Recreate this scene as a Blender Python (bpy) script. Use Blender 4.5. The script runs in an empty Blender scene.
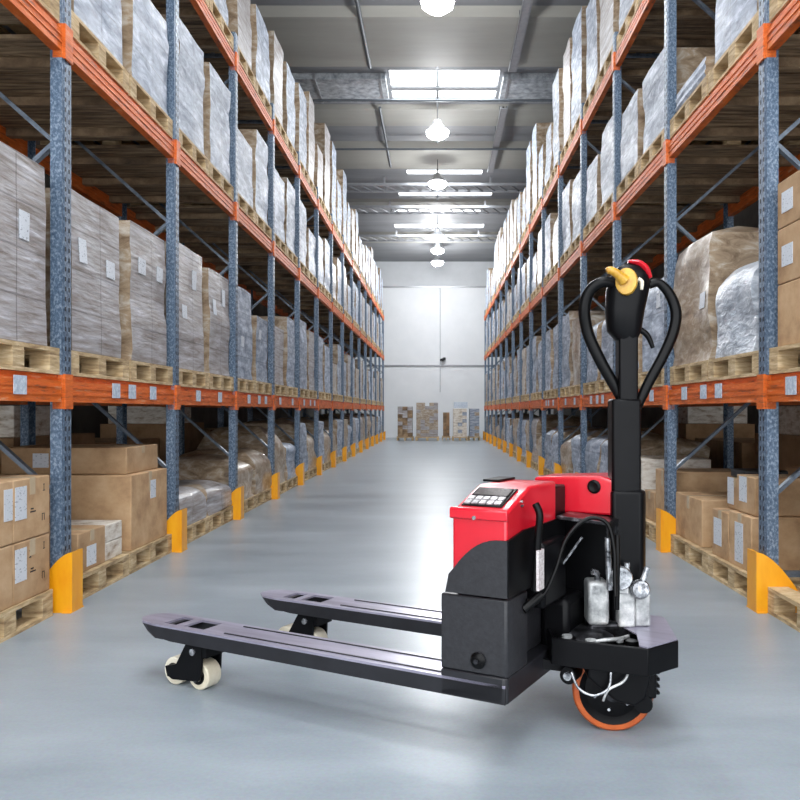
import bpy, bmesh, math, random
from mathutils import Vector, Matrix, noise
from mathutils.bvhtree import BVHTree
C = bpy.context.scene.collection
PI = math.pi

# ------------------------------------------------------------------ materials
def srgb(r, g, b):
    f = lambda c: (c/255/12.92) if c/255 <= .04045 else ((c/255+.055)/1.055)**2.4
    return (f(r), f(g), f(b), 1)

def new_mat(name):
    m = bpy.data.materials.new(name); m.use_nodes = True
    nt = m.node_tree
    return m, nt, nt.nodes['Principled BSDF']

def mat(name, cols, rough=.5, metal=0., scale=8., stretch=(1, 1, 1), stops=None, bump=0., bscale=None,
        coat=0., detail=6., spec=.5, rvar=0., coord='Object', distort=0., rand=0., seam=0.):
    """cols: list of colours blended by one noise field."""
    m, nt, p = new_mat(name)
    N = nt.nodes; L = nt.links
    tc = N.new('ShaderNodeTexCoord'); mp = N.new('ShaderNodeMapping')
    L.new(tc.outputs[coord], mp.inputs['Vector']); mp.inputs['Scale'].default_value = stretch
    oi = N.new('ShaderNodeObjectInfo')
    ad = N.new('ShaderNodeVectorMath'); ad.operation = 'MULTIPLY_ADD'
    ad.inputs[1].default_value = (13, 17, 11)
    L.new(oi.outputs['Random'], ad.inputs[0]); L.new(mp.outputs[0], ad.inputs[2])
    nz = N.new('ShaderNodeTexNoise'); nz.inputs['Scale'].default_value = scale
    nz.inputs['Detail'].default_value = detail; nz.inputs['Roughness'].default_value = .65
    nz.inputs['Distortion'].default_value = distort
    L.new(ad.outputs[0], nz.inputs['Vector'])
    cr = N.new('ShaderNodeValToRGB')
    n = len(cols)
    if stops is None: stops = [.32+.36*i/max(1, n-1) for i in range(n)]
    while len(cr.color_ramp.elements) < n: cr.color_ramp.elements.new(.5)
    for i, c in enumerate(cols):
        cr.color_ramp.elements[i].position = stops[i]; cr.color_ramp.elements[i].color = c
    L.new(nz.outputs[0], cr.inputs[0])
    out = cr.outputs[0]
    if rand:
        hs = N.new('ShaderNodeHueSaturation'); mr = N.new('ShaderNodeMapRange')
        mr.inputs['To Min'].default_value = 1-rand; mr.inputs['To Max'].default_value = 1+rand
        L.new(oi.outputs['Random'], mr.inputs['Value']); L.new(mr.outputs[0], hs.inputs['Value'])
        L.new(out, hs.inputs['Color']); out = hs.outputs[0]
    if seam:      # carton edges showing through the film
        sx = N.new('ShaderNodeSeparateXYZ'); cx = N.new('ShaderNodeCombineXYZ'); L.new(tc.outputs['Object'], sx.inputs[0])
        sm = N.new('ShaderNodeMath'); sm.operation = 'ADD'; L.new(sx.outputs[0], sm.inputs[0]); L.new(sx.outputs[1], sm.inputs[1])
        L.new(sm.outputs[0], cx.inputs[0]); L.new(sx.outputs[2], cx.inputs[1])
        br = N.new('ShaderNodeTexBrick'); br.inputs['Scale'].default_value = 1; br.inputs['Mortar Size'].default_value = .007
        br.inputs['Mortar Smooth'].default_value = .6; br.inputs['Brick Width'].default_value = .36; br.inputs['Row Height'].default_value = .215; br.offset = .0
        br.inputs['Color1'].default_value = (1, 1, 1, 1); br.inputs['Color2'].default_value = (.86, .85, .84, 1); br.inputs['Mortar'].default_value = (.35, .33, .32, 1)
        L.new(cx.outputs[0], br.inputs['Vector'])
        mm = N.new('ShaderNodeMix'); mm.data_type = 'RGBA'; mm.blend_type = 'MULTIPLY'; mm.inputs['Factor'].default_value = seam
        L.new(out, mm.inputs['A']); L.new(br.outputs['Color'], mm.inputs['B']); out = mm.outputs['Result']
    L.new(out, p.inputs['Base Color'])
    p.inputs['Roughness'].default_value = rough; p.inputs['Metallic'].default_value = metal
    p.inputs['Coat Weight'].default_value = coat; p.inputs['Coat Roughness'].default_value = .12
    p.inputs['Specular IOR Level'].default_value = spec
    if rvar:
        mr2 = N.new('ShaderNodeMapRange'); mr2.inputs['To Min'].default_value = rough-rvar; mr2.inputs['To Max'].default_value = rough+rvar
        L.new(nz.outputs[0], mr2.inputs['Value']); L.new(mr2.outputs[0], p.inputs['Roughness'])
    if bump:
        nb = N.new('ShaderNodeTexNoise'); nb.inputs['Scale'].default_value = bscale or scale*2
        nb.inputs['Detail'].default_value = 5; nb.inputs['Distortion'].default_value = distort
        L.new(ad.outputs[0], nb.inputs['Vector'])
        b = N.new('ShaderNodeBump'); b.inputs['Strength'].default_value = bump; b.inputs['Distance'].default_value = .02
        L.new(nb.outputs[0], b.inputs['Height']); L.new(b.outputs[0], p.inputs['Normal'])
        if coat: L.new(b.outputs[0], p.inputs['Coat Normal'])
    return m

def flat(name, col, rough=.5, metal=0., coat=0., spec=.5):
    return mat(name, [tuple(c*.9 for c in col[:3])+(1,), tuple(min(1, c*1.08) for c in col[:3])+(1,)], rough, metal, 14, coat=coat, spec=spec)

def emis(name, col, s):
    m, nt, p = new_mat(name)
    p.inputs['Base Color'].default_value = col
    p.inputs['Emission Color'].default_value = col; p.inputs['Emission Strength'].default_value = s
    return m

M = {}
M['steel'] = mat('galvanised_steel', [srgb(66, 84, 106), srgb(90, 110, 132), srgb(146, 160, 176)], .4, .15, 80, (1, 1, .7), stops=[.36, .5, .68], bump=.08, rvar=.08, detail=3)
M['brace'] = mat('brace_steel', [srgb(84, 96, 110), srgb(128, 138, 150)], .4, .5, 20)
M['orange'] = mat('orange_paint', [srgb(100, 62, 36), srgb(200, 92, 24), srgb(222, 108, 34), srgb(220, 170, 134)], .5, 0, 9, (1.5, .7, 5), stops=[.30, .42, .58, .74], bump=.15)
M['wood'] = mat('pallet_wood', [srgb(140, 114, 82), srgb(190, 164, 124), srgb(220, 200, 164)], .75, 0, 7, (1, 1, 6), bump=.2, rand=.12)
M['deckwood'] = mat('weathered_deck_wood', [srgb(70, 56, 42), srgb(132, 108, 82), srgb(190, 164, 130)], .8, 0, 4, (.8, 7, 1), bump=.4, stops=[.3, .5, .72])
M['carton'] = mat('cardboard', [srgb(158, 124, 90), srgb(184, 150, 112), srgb(198, 166, 130)], .78, 0, 5, (1, 1, 1.2), bump=.04, rand=.13)
M['cartondark'] = mat('kraft_cardboard', [srgb(122, 92, 62), srgb(152, 118, 84), srgb(166, 132, 98)], .8, 0, 4, bump=.05, rand=.12)
M['cartonwhite'] = mat('worn_white_cardboard', [srgb(160, 140, 116), srgb(214, 206, 194), srgb(232, 228, 220)], .7, 0, 9, (1, 1, 3), bump=.08)
M['tape'] = flat('packing_tape', srgb(196, 176, 146), .25)
def paper():
    m, nt, p = new_mat('printed_paper'); N = nt.nodes; L = nt.links
    tc = N.new('ShaderNodeTexCoord'); mp = N.new('ShaderNodeMapping'); mp.inputs['Scale'].default_value = (60, 60, 130)
    nz = N.new('ShaderNodeTexNoise'); nz.inputs['Scale'].default_value = 1; nz.inputs['Detail'].default_value = 2
    cr = N.new('ShaderNodeValToRGB'); e = cr.color_ramp.elements
    e[0].position = .32; e[0].color = srgb(150, 156, 166); e[1].position = .40; e[1].color = srgb(212, 217, 224)
    L.new(tc.outputs['Object'], mp.inputs[0]); L.new(mp.outputs[0], nz.inputs['Vector']); L.new(nz.outputs[0], cr.inputs[0])
    L.new(cr.outputs[0], p.inputs['Base Color']); p.inputs['Roughness'].default_value = .5
    return m
M['paper'] = paper()
M['film_white'] = mat('white_painted_sheen_film', [srgb(104, 114, 130), srgb(150, 160, 176), srgb(206, 214, 226)], .5, 0, 5, (1, 1.1, 3.4), bump=.2, bscale=9, coat=.05, spec=.3, distort=.5, seam=.45, rand=.10)
M['film_bright'] = mat('bright_stretch_film', [srgb(140, 148, 160), srgb(188, 196, 206), srgb(232, 236, 242)], .35, 0, 8, (1, 1, 2.2), bump=.5, bscale=12, coat=.2, distort=.8)
M['film_grey'] = mat('grey_painted_sheen_film', [srgb(116, 104, 94), srgb(152, 146, 144), srgb(178, 176, 180), srgb(226, 228, 234)], .42, 0, 4.5, (.8, .8, 7), bump=.2, bscale=8, coat=.15, distort=.3, seam=.7, stops=[.3, .46, .6, .76], rand=.08)
M['film_brown'] = mat('film_over_cardboard', [srgb(112, 92, 72), srgb(158, 138, 114), srgb(196, 188, 176)], .35, 0, 7, (1, 1, 2), bump=.2, bscale=9, coat=.3, distort=.7, rand=.12)
M['guard'] = mat('yellow_guard_plastic', [srgb(240, 156, 8), srgb(250, 178, 22)], .4, 0, 6, (2, 2, .6), coat=.2)
M['guardfoot'] = flat('dark_bolt', srgb(60, 60, 62), .4, .8)
M['dark'] = flat('dark_plastic', srgb(30, 30, 32), .5)
M['label'] = mat('blue_white_card', [srgb(150, 168, 190), srgb(220, 228, 236)], .5, 0, 60)
M['pipe'] = flat('ceiling_pipe_grey', srgb(92, 98, 104), .5, .3)
M['tray'] = flat('cable_tray_steel', srgb(150, 152, 156), .4, .6)
M['duct'] = mat('duct_sheet', [srgb(124, 130, 138), srgb(166, 172, 178), srgb(206, 212, 216)], .35, .3, 9, stops=[.35, .5, .7])
M['lamp'] = flat('lamp_aluminium', srgb(190, 192, 196), .35, .7)
M['glow'] = emis('lamp_glow', (1, 1, 1, 1), 30)
M['sky'] = emis('skylight_daylight', (.93, .97, 1, 1), 5)
# truck
M['black'] = mat('black_paint', [srgb(8, 8, 10), srgb(14, 14, 16)], .34, 0, 10, spec=.14)
M['blackgrey'] = mat('charcoal_paint', [srgb(30, 30, 33), srgb(42, 42, 46)], .45, 0, 60, bump=.05)
M['forkblack'] = mat('black_fork_paint', [srgb(24, 24, 28), srgb(34, 34, 39)], .42, 0, 12)
M['forktop'] = mat('fork_top_painted_reflection', [srgb(138, 134, 150), srgb(176, 172, 190)], .3, .35, 5, (.4, 3, 1))  # pale lilac paints the ceiling's reflection onto black forks; hood lid shares it
M['red'] = mat('red_cover_paint', [srgb(200, 17, 37), srgb(212, 22, 43)], .3, 0, 3, coat=.5)
M['cream'] = mat('cream_polyurethane', [srgb(206, 196, 172), srgb(232, 226, 208)], .45, 0, 10)
M['chrome'] = mat('machined_steel', [srgb(70, 72, 76), srgb(160, 162, 166), srgb(220, 222, 224)], .25, .7, 34, stops=[.38, .5, .62])
M['castsilver'] = mat('cast_aluminium', [srgb(84, 86, 88), srgb(172, 174, 174), srgb(222, 222, 220)], .32, .3, 14, stops=[.3, .48, .66], bump=.2)
M['tire'] = mat('orange_polyurethane', [srgb(160, 70, 22), srgb(190, 92, 36)], .45, 0, 14)
M['yellow'] = mat('yellow_thumb_plastic', [srgb(170, 118, 24), srgb(216, 172, 58)], .35, 0, 30, coat=.3)
M['tag'] = mat('white_tag', [srgb(170, 156, 156), srgb(228, 224, 224)], .5, 0, 60, (1, 1, 1.6))
M['rubber'] = flat('black_rubber', srgb(9, 9, 10), .3, spec=.16)
M['darkmetal'] = mat('oily_dark_metal', [srgb(26, 26, 28), srgb(70, 70, 74), srgb(170, 172, 176)], .28, .7, 20, stops=[.4, .58, .7])
M['screen'] = mat('display_glass', [srgb(28, 24, 26), srgb(72, 62, 66)], .12, 0, 30, coat=.5)
M['keys'] = mat('grey_keys', [srgb(120, 116, 120), srgb(214, 210, 212)], .3, .3, 60)

# ------------------------------------------------------------------ mesh helpers
class MB:
    def __init__(s): s.bm = bmesh.new(); s.mi = 0
    def box(s, x0, x1, y0, y1, z0, z1, mi=0):
        vs = [s.bm.verts.new((x, y, z)) for z in (z0, z1) for y in (y0, y1) for x in (x0, x1)]
        for q in ((0, 2, 3, 1), (4, 5, 7, 6), (0, 1, 5, 4), (2, 6, 7, 3), (0, 4, 6, 2), (1, 3, 7, 5)):
            f = s.bm.faces.new([vs[i] for i in q]); f.material_index = mi
        return s
    def prism(s, poly, z0, z1, axis='z', mi=0):
        """poly 2D extruded along axis. z:(x,y) y:(x,z) x:(y,z)"""
        def P(p, h):
            return {'z': (p[0], p[1], h), 'y': (p[0], h, p[1]), 'x': (h, p[0], p[1])}[axis]
        a = [s.bm.verts.new(P(p, z0)) for p in poly]; b = [s.bm.verts.new(P(p, z1)) for p in poly]
        fs = [s.bm.faces.new(a), s.bm.faces.new(b)]; n = len(poly)
        for i in range(n): fs.append(s.bm.faces.new([a[i], a[(i+1) % n], b[(i+1) % n], b[i]]))
        for f in fs: f.material_index = mi
        return s
    def cyl(s, p, q, r, n=20, r2=None, mi=0):
        p = Vector(p); q = Vector(q); d = q-p
        mt = Matrix.Translation((p+q)/2) @ d.to_track_quat('Z', 'Y').to_matrix().to_4x4()
        o = bmesh.ops.create_cone(s.bm, cap_ends=True, segments=n, radius1=r, radius2=r if r2 is None else r2, depth=d.length, matrix=mt)
        for v in o['verts']:
            for f in v.link_faces: f.material_index = mi
        return s
    def bar(s, p, q, w, t):
        p = Vector(p); q = Vector(q); d = q-p
        mt = Matrix.Translation((p+q)/2) @ d.to_track_quat('Z', 'Y').to_matrix().to_4x4() @ Matrix.Diagonal((w, t, d.length, 1))
        bmesh.ops.create_cube(s.bm, size=1, matrix=mt); return s
    def tube(s, pts, r, n=12, sub=6, rad=None, flatten=None):
        pts = [Vector(p) for p in pts]; path = []; rr = []
        for i in range(len(pts)-1):
            p0 = pts[max(i-1, 0)]; p1 = pts[i]; p2 = pts[i+1]; p3 = pts[min(i+2, len(pts)-1)]
            for k in range(sub):
                t = k/sub
                path.append(.5*((2*p1)+(-p0+p2)*t+(2*p0-5*p1+4*p2-p3)*t*t+(-p0+3*p1-3*p2+p3)*t**3))
                rr.append((rad[i]*(1-t)+rad[i+1]*t) if rad else r)
        path.append(pts[-1]); rr.append(rad[-1] if rad else r)
        up = Vector((0, 1, 0)); rings = []
        for i, p in enumerate(path):
            d = (path[min(i+1, len(path)-1)]-path[max(i-1, 0)]).normalized()
            a = d.cross(up)
            if a.length < .05: a = d.cross(Vector((1, 0, 0)))
            a.normalize(); b = a.cross(d).normalized()
            fl = flatten or (1, 1)
            rings.append([s.bm.verts.new(p+a*(math.cos(2*PI*k/n)*rr[i]*fl[0])+b*(math.sin(2*PI*k/n)*rr[i]*fl[1])) for k in range(n)])
        for i in range(len(rings)-1):
            for k in range(n): s.bm.faces.new([rings[i][k], rings[i][(k+1) % n], rings[i+1][(k+1) % n], rings[i+1][k]])
        s.bm.faces.new(rings[0]); s.bm.faces.new(list(reversed(rings[-1]))); return s
    def lathe(s, prof, cen, axis, n=32, ring=False):
        """prof: (r, h) closed list around axis"""
        cen = Vector(cen); q = Vector(axis).to_track_quat('Z', 'Y')
        rg = [[s.bm.verts.new(cen+q @ Vector((r*math.cos(2*PI*k/n), r*math.sin(2*PI*k/n), h))) for k in range(n)] for r, h in prof]
        m = len(rg)
        for i in range(m-1):
            for k in range(n): s.bm.faces.new([rg[i][k], rg[i][(k+1) % n], rg[i+1][(k+1) % n], rg[i+1][k]])
        if ring:
            for k in range(n): s.bm.faces.new([rg[-1][k], rg[-1][(k+1) % n], rg[0][(k+1) % n], rg[0][k]])
        else: s.bm.faces.new(rg[0]); s.bm.faces.new(rg[-1])
        return s
    def mesh(s, name, mats, smooth=False):
        bmesh.ops.recalc_face_normals(s.bm, faces=s.bm.faces[:])
        me = bpy.data.meshes.new(name); s.bm.to_mesh(me); s.bm.free()
        for m in (mats if isinstance(mats, (list, tuple)) else [mats]): me.materials.append(m)
        if smooth:
            me.polygons.foreach_set('use_smooth', [True]*len(me.polygons)); me.set_sharp_from_angle(angle=math.radians(38))
        return me
    def build(s, name, mats, parent=None, loc=None, smooth=False, bevel=0, seg=2):
        o = bpy.data.objects.new(name, s.mesh(name, mats, smooth or bevel > 0)); C.objects.link(o)
        if parent: o.parent = parent
        if loc: o.location = loc
        if bevel:
            b = o.modifiers.new('bevel', 'BEVEL'); b.width = bevel; b.segments = seg; b.limit_method = 'ANGLE'; b.angle_limit = math.radians(35)
        return o

def inst(name, me, parent=None, loc=None, rz=0, scale=None):
    o = bpy.data.objects.new(name, me); C.objects.link(o)
    if parent: o.parent = parent
    if loc: o.location = loc
    if rz: o.rotation_euler = (0, 0, rz)
    if scale: o.scale = scale
    return o
def empty(name, loc, rz=0):
    o = bpy.data.objects.new(name, None); C.objects.link(o); o.location = loc; o.rotation_euler = (0, 0, rz)
    o.empty_display_size = .2; return o
def tag(o, label=None, cat=None, group=None, kind=None):
    if label: o['label'] = label
    if cat: o['category'] = cat
    if group: o['group'] = group
    if kind: o['kind'] = kind
    return o
def lab(o, t): o['label'] = t; return o

ORD = ['first', 'second', 'third', 'fourth', 'fifth', 'sixth', 'seventh', 'eighth', 'ninth', 'tenth', 'eleventh', 'twelfth',
       'thirteenth', 'fourteenth', 'fifteenth', 'sixteenth']
SIDE = {-1: 'left', 1: 'right'}
XF = {-1: 1.865, 1: 1.635}      # aisle face of each rack
Y0 = 2.33; BAY = 1.70; NB = 15
DEPTH = 1.10
LV = [1.045, 2.795, 4.18]       # beam undersides
BH = .135
WALLY = 30.0; CEIL = 6.6
SW = 4.35                       # side walls

# ------------------------------------------------------------------ setting
def floor_mat():
    m, nt, p = new_mat('polished_concrete'); N = nt.nodes; L = nt.links
    tc = N.new('ShaderNodeTexCoord')
    mp = N.new('ShaderNodeMapping'); mp.inputs['Scale'].default_value = (.5, 1.6, 1); L.new(tc.outputs['Object'], mp.inputs[0])
    n1 = N.new('ShaderNodeTexNoise'); n1.inputs['Scale'].default_value = 1.3; n1.inputs['Detail'].default_value = 8; n1.inputs['Roughness'].default_value = .6
    L.new(mp.outputs[0], n1.inputs['Vector'])
    cr = N.new('ShaderNodeValToRGB'); e = cr.color_ramp.elements
    e[0].position = .3; e[0].color = srgb(128, 139, 148); e[1].position = .72; e[1].color = srgb(158, 168, 176)
    L.new(n1.outputs[0], cr.inputs[0])
    n2 = N.new('ShaderNodeTexNoise'); n2.inputs['Scale'].default_value = 90; n2.inputs['Detail'].default_value = 4
    L.new(tc.outputs['Object'], n2.inputs['Vector'])
    mx = N.new('ShaderNodeMix'); mx.data_type = 'RGBA'; mx.blend_type = 'OVERLAY'; mx.inputs['Factor'].default_value = .18
    L.new(cr.outputs[0], mx.inputs['A']); L.new(n2.outputs['Color'], mx.inputs['B'])
    hs = N.new('ShaderNodeHueSaturation'); hs.inputs['Saturation'].default_value = .9; L.new(mx.outputs['Result'], hs.inputs['Color'])
    L.new(hs.outputs[0], p.inputs['Base Color'])
    mr = N.new('ShaderNodeMapRange'); mr.inputs['To Min'].default_value = .24; mr.inputs['To Max'].default_value = .4
    L.new(n1.outputs[0], mr.inputs['Value']); L.new(mr.outputs[0], p.inputs['Roughness'])
    p.inputs['Specular IOR Level'].default_value = .3
    b = N.new('ShaderNodeBump'); b.inputs['Strength'].default_value = .05; b.inputs['Distance'].default_value = .01
    L.new(n1.outputs[0], b.inputs['Height']); L.new(b.outputs[0], p.inputs['Normal'])
    return m
tag(MB().box(-SW-.1, SW+.1, -6, WALLY+.2, -.1, 0).build('floor', floor_mat()), kind='structure')

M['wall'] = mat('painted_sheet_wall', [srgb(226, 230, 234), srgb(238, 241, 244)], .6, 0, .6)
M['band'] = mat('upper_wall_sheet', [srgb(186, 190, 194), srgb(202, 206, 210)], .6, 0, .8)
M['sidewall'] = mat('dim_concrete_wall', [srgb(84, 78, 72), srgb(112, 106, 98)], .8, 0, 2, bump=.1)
M['ceil'] = mat('grey_roof_sheet', [srgb(122, 124, 127), srgb(138, 140, 143)], .6, 0, 1.2, (.3, 2, 1))
M['ceilwarm'] = mat('warm_roof_sheet', [srgb(142, 141, 135), srgb(154, 153, 146)], .6, 0, 1.2, (.3, 2, 1))
w = MB().box(-SW, SW, WALLY, WALLY+.2, 0, CEIL)
tag(w.build('wall_back', M['wall']), kind='structure')
for s in (-1, 1):
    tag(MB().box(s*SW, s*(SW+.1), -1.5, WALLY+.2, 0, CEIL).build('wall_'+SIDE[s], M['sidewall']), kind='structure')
# girts on back wall
for k, z in enumerate((2.70, 5.65)):
    tag(MB().box(-SW, SW, WALLY-.04, WALLY, z-.03, z+.03).build('trim_%d' % (k+1), M['tray']), kind='structure')
# upper band of the wall
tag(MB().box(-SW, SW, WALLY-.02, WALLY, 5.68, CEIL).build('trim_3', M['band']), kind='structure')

# ceiling with skylight openings and two added fill panels
SKYW = 24
SKY = [(-1.2, 1.2, -1.0, .2), (-1.2, 1.2, 2.0, 3.2), (-.80, 1.03, 13.15, 13.85), (-.80, 1.03, 14.0, 14.35), (-.72, 1.05, 18.60, 18.95), (-1.0, 1.4, 20.3, 20.85), (-1.2, 1.2, 22.3, 22.6), (-1.3, 1.4, 24.0, 24.5)]  # first two are unseen panels near the camera, added as soft fill light
cm = MB()
ys = -1.5
for (x0, x1, a, b) in SKY:
    cm.box(-SW, SW, ys, a, CEIL, CEIL+.1); cm.box(-SW, x0, a, b, CEIL, CEIL+.1); cm.box(x1, SW, a, b, CEIL, CEIL+.1); ys = b
cm.box(-SW, SW, ys, WALLY+.2, CEIL, CEIL+.1)
tag(cm.build('ceiling', M['ceil']), kind='structure')
for k, (x0, x1, a, b) in enumerate(SKY):
    tag(MB().box(x0, x1, a, b, CEIL+.04, CEIL+.06).build('window_%d' % (k+1), M['sky']), kind='structure')  # the first two glow as added fill, not as real roof windows
n = 4
# shallow folded roof panels, warm underside
for (a, b, dz) in ((11.05, 12.9, .10), (14.6, 15.7, .05), (16.6, 18.3, .10), (21.1, 22.0, .06), (25.0, 26.4, .08), (7.6, 9.6, .10)):
    tag(MB().prism([(a, CEIL), (a+.12, CEIL-dz), (b-.12, CEIL-dz), (b, CEIL)], -SW, SW, 'x').build('trim_%d' % n, M['ceilwarm']), kind='structure'); n += 1

# transverse trusses / ducts under the ceiling
def truss(y0, y1, z0, x0, x1, label):
    r = empty('roof_truss', (0, y0, z0)); tag(r, label, 'roof truss', 'steel roof trusses under the ceiling')
    h = CEIL-z0
    for yy in (0, y1-y0): MB().box(x0, x1, yy-.03, yy+.03, 0, .06).build('chord', M['tray'], r)
    k = 0; x = x0; m = MB()
    while x < x1-.3:
        m.bar((x, 0, .03), (x+.3, y1-y0, .03), .03, .03); x += .3
    m.build('lattice', M['tray'], r)
    for j in range(4):
        x = x0+.5+j*(x1-x0-1)/3
        for yy in (0, y1-y0): MB().box(x-.02, x+.02, yy-.02, yy+.02, .06, h).build('hanger', M['tray'], r)
for y0, y1, o in ((19.1, 19.7, 'nearest'), (21.2, 21.9, 'second nearest'), (24.7, 25.4, 'farthest')):
    truss(y0, y1, CEIL-.22, -SW+.06, SW-.06, 'grey lattice roof truss crossing the aisle, %s of three' % o)
for x0, x1, o in ((-SW+.02, -.86, 'left'), (1.09, SW-.02, 'right')):
    d = empty('air_duct', ((x0+x1)/2, 13.75, CEIL-.10)); tag(d, 'flat galvanised air duct crossing the ceiling %s of the big skylight' % o, 'air duct')
    MB().box(-(x1-x0)/2, (x1-x0)/2, -.5, .5, 0, .10).build('duct_body', M['duct'], d)
    m = MB(); n_ = 4
    for j in range(n_):
        xx = -(x1-x0)/2+.1+j*((x1-x0)-.2)/(n_-1)
        MB().box(xx-.02, xx+.02, -.52, .52, -.015, .10).build('duct_flange', M['tray'], d)

def pipe(name, p, q, r, label, cat, m='pipe'):
    return tag(MB().cyl(p, q, r, 10).build(name, M[m], smooth=True), label, cat)
pipe('ceiling_pipe', (-1.08, 8.6, 6.5), (-1.08, 12.8, 6.5), .03, 'dark pipe running lengthwise at upper left, nearest section', 'pipe')
pipe('ceiling_pipe', (-1.05, 14.5, 6.5), (-1.05, 18.0, 6.5), .025, 'thin dark pipe running lengthwise at left, beyond the big skylight', 'pipe')
pipe('ceiling_pipe', (-SW+.02, 16.5, 6.4), (SW-.02, 16.5, 6.4), .022, 'thin dark pipe crossing the ceiling beside the second lamp', 'pipe')
pipe('ceiling_pipe', (-SW+.02, 13.6, 6.28), (SW-.02, 13.6, 6.28), .022, 'thin dark pipe crossing under the big skylight', 'pipe')
for k, (a, b) in enumerate(((8.0, 12.8), (14.35, 18.2))):
    t = empty('cable_tray', (1.2, a, 6.42))
    tag(t, ['galvanised cable tray right of the nearest lamp', 'galvanised cable tray beyond the first, right of the second lamp'][k], 'cable tray')
    MB().box(-.055, .055, 0, b-a, 0, .015).box(-.065, -.05, 0, b-a, 0, .05).box(.05, .065, 0, b-a, 0, .05).build('tray', M['tray'], t)
    MB().box(-.03, .0, .02, b-a-.02, .016, .05).build('cable', M['dark'], t)
    m = MB()
    for j in range(4):
        yy = .3+j*(b-a-.6)/3; m.cyl((-.06, yy, .01), (-.06, yy, CEIL-6.42), .006, 6).cyl((.06, yy, .01), (.06, yy, CEIL-6.42), .006, 6)
    m.build('hanger_rod', M['pipe'], t)
tag(MB().box(-.02, .02, 0, WALLY-.06, 0, .03).build('cable_duct', M['pipe'], loc=(0, 0, CEIL-.03)), 'narrow cable duct along the middle of the ceiling above the lamps', 'cable duct')

# pendant lamps
LAMPS = [(5.4, 6.0), (9.75, 6.0), (14.3, 6.0), (17.5, 6.0), (22.9, 6.0), (24.8, 6.0), (26.8, 6.0)]
for k, (y, z) in enumerate(LAMPS):
    t = empty('pendant_lamp', (0, y, z))
    nm = ['just above the top of the picture', 'at the top edge, nearest of six in view', 'second nearest, beyond the big skylight',
          'third nearest, between two skylights', 'fourth nearest', 'second farthest', 'farthest, beside the back wall'][k]
    tag(t, 'round glowing high-bay pendant lamp, '+nm, 'ceiling lamp', 'high-bay pendant lamps over the aisle')
    MB().lathe([(.05, .20), (.07, .19), (.09, .12), (.19, .03), (.19, 0), (.175, 0), (.08, .11), (.04, .12)], (0, 0, 0), (0, 0, 1), 28).build('lamp_shade', M['lamp'], t, smooth=True)
    MB().lathe([(.02, .03), (.165, .02), (.205, -.01), (.19, -.07), (.12, -.125), (.02, -.145)], (0, 0, 0), (0, 0, 1), 28).build('diffuser', M['glow'], t, smooth=True)
    MB().cyl((0, 0, .19), (0, 0, CEIL-.03-z), .008, 8).build('cord', M['dark'], t)
    ld = bpy.data.lights.new('lamp_light', 'POINT'); ld.shadow_soft_size = .16; ld.energy = 80 if y < 25 else 190; ld.color = (.97, .985, 1)
    lo = bpy.data.objects.new('lamp_light', ld); C.objects.link(lo); lo.location = (0, y, z-.28)
for (x0, x1, a, b) in SKY :  # covers the real skylights and the two added fill panels
    ld = bpy.data.lights.new('skylight_and_fill_light', 'AREA'); ld.shape = 'RECTANGLE'; ld.size = x1-x0; ld.size_y = b-a; ld.energy = SKYW*(x1-x0)*(b-a); ld.color = (.92, .96, 1)
    lo = bpy.data.objects.new('skylight_and_fill_light', ld); C.objects.link(lo); lo.location = ((x0+x1)/2, (a+b)/2, CEIL-.01)

# wall items
cd = MB().cyl((.1, WALLY-.06, 1.7), (.1, WALLY-.06, 5.6), .015, 8)
tag(cd.build('wall_conduit', M['band'], smooth=True), 'thin vertical conduit in the middle of the back wall', 'conduit')
t = empty('security_camera', (.26, WALLY-.06, 2.95)); tag(t, 'small dark camera fixed to the back wall above the lower rail', 'camera')
MB().box(-.05, .05, 0, .06, -.06, .06).build('mount', M['tray'], t)
MB().cyl((0, 0, 0), (-.12, -.22, -.06), .055, 14).build('camera_body', M['dark'], t, smooth=True)

# ------------------------------------------------------------------ racks
RH = 4.5
def post_me(H):
    m = MB()
    m.box(0, .006, -.033, .033, 0, H)
    m.box(.003, .018, -.05, -.033, 0, H).box(.003, .018, .033, .05, 0, H)
    m.box(.018, .062, -.05, -.044, 0, H).box(.018, .062, .044, .05, 0, H)
    z = .1
    while z < H-.1:       # punched slots read as small dark tabs
        for yy in (-.02, .02): m.box(-.0012, 0, yy-.006, yy+.006, z, z+.022, 1)
        z += .05
    return m.mesh('upright_post', [M['steel'], M['dark']])
POST = post_me(RH)
PLATE = MB().box(-.004, .10, -.052, .052, 0, .008).mesh('base_plate', M['brace'])
def beam_me(L):
    m = MB()
    m.prism([(0, 0), (.05, 0), (.05, BH), (.022, BH), (.022, BH-.03), (0, BH-.03)], 0, L, 'y')
    m.box(-.004, .0, 0, L, .035, .045).box(-.004, 0, 0, L, .07, .08)
    return m.mesh('beam', M['orange'])
BEAM = beam_me(BAY-.104)
CONN = MB().box(-.010, .006, -.042, .042, -.035, BH+.004).box(-.0, .05, -.052, -.046, -.035, BH).mesh('beam_connector', M['orange'])
def deck_me():
    m = MB(); L = BAY-.12; y = 0.0; rnd = random.Random(3)
    while y < L-.05:
        wd = rnd.choice((.09, .1, .12, .14)); e = min(y+wd, L)
        m.box(.03, DEPTH-.03, y, e-.012, 0, .02+rnd.uniform(-.004, .004)); y += wd
    for yy in (.25, L/2, L-.25): m.box(.052, DEPTH-.052, yy-.03, yy+.03, -.05, 0)
    return m.mesh('deck', M['deckwood'])
DECK = deck_me()
CARD = MB().box(-.008, -.0045, 0, .11, .03, .115).mesh('label_card', M['label'])

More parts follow.
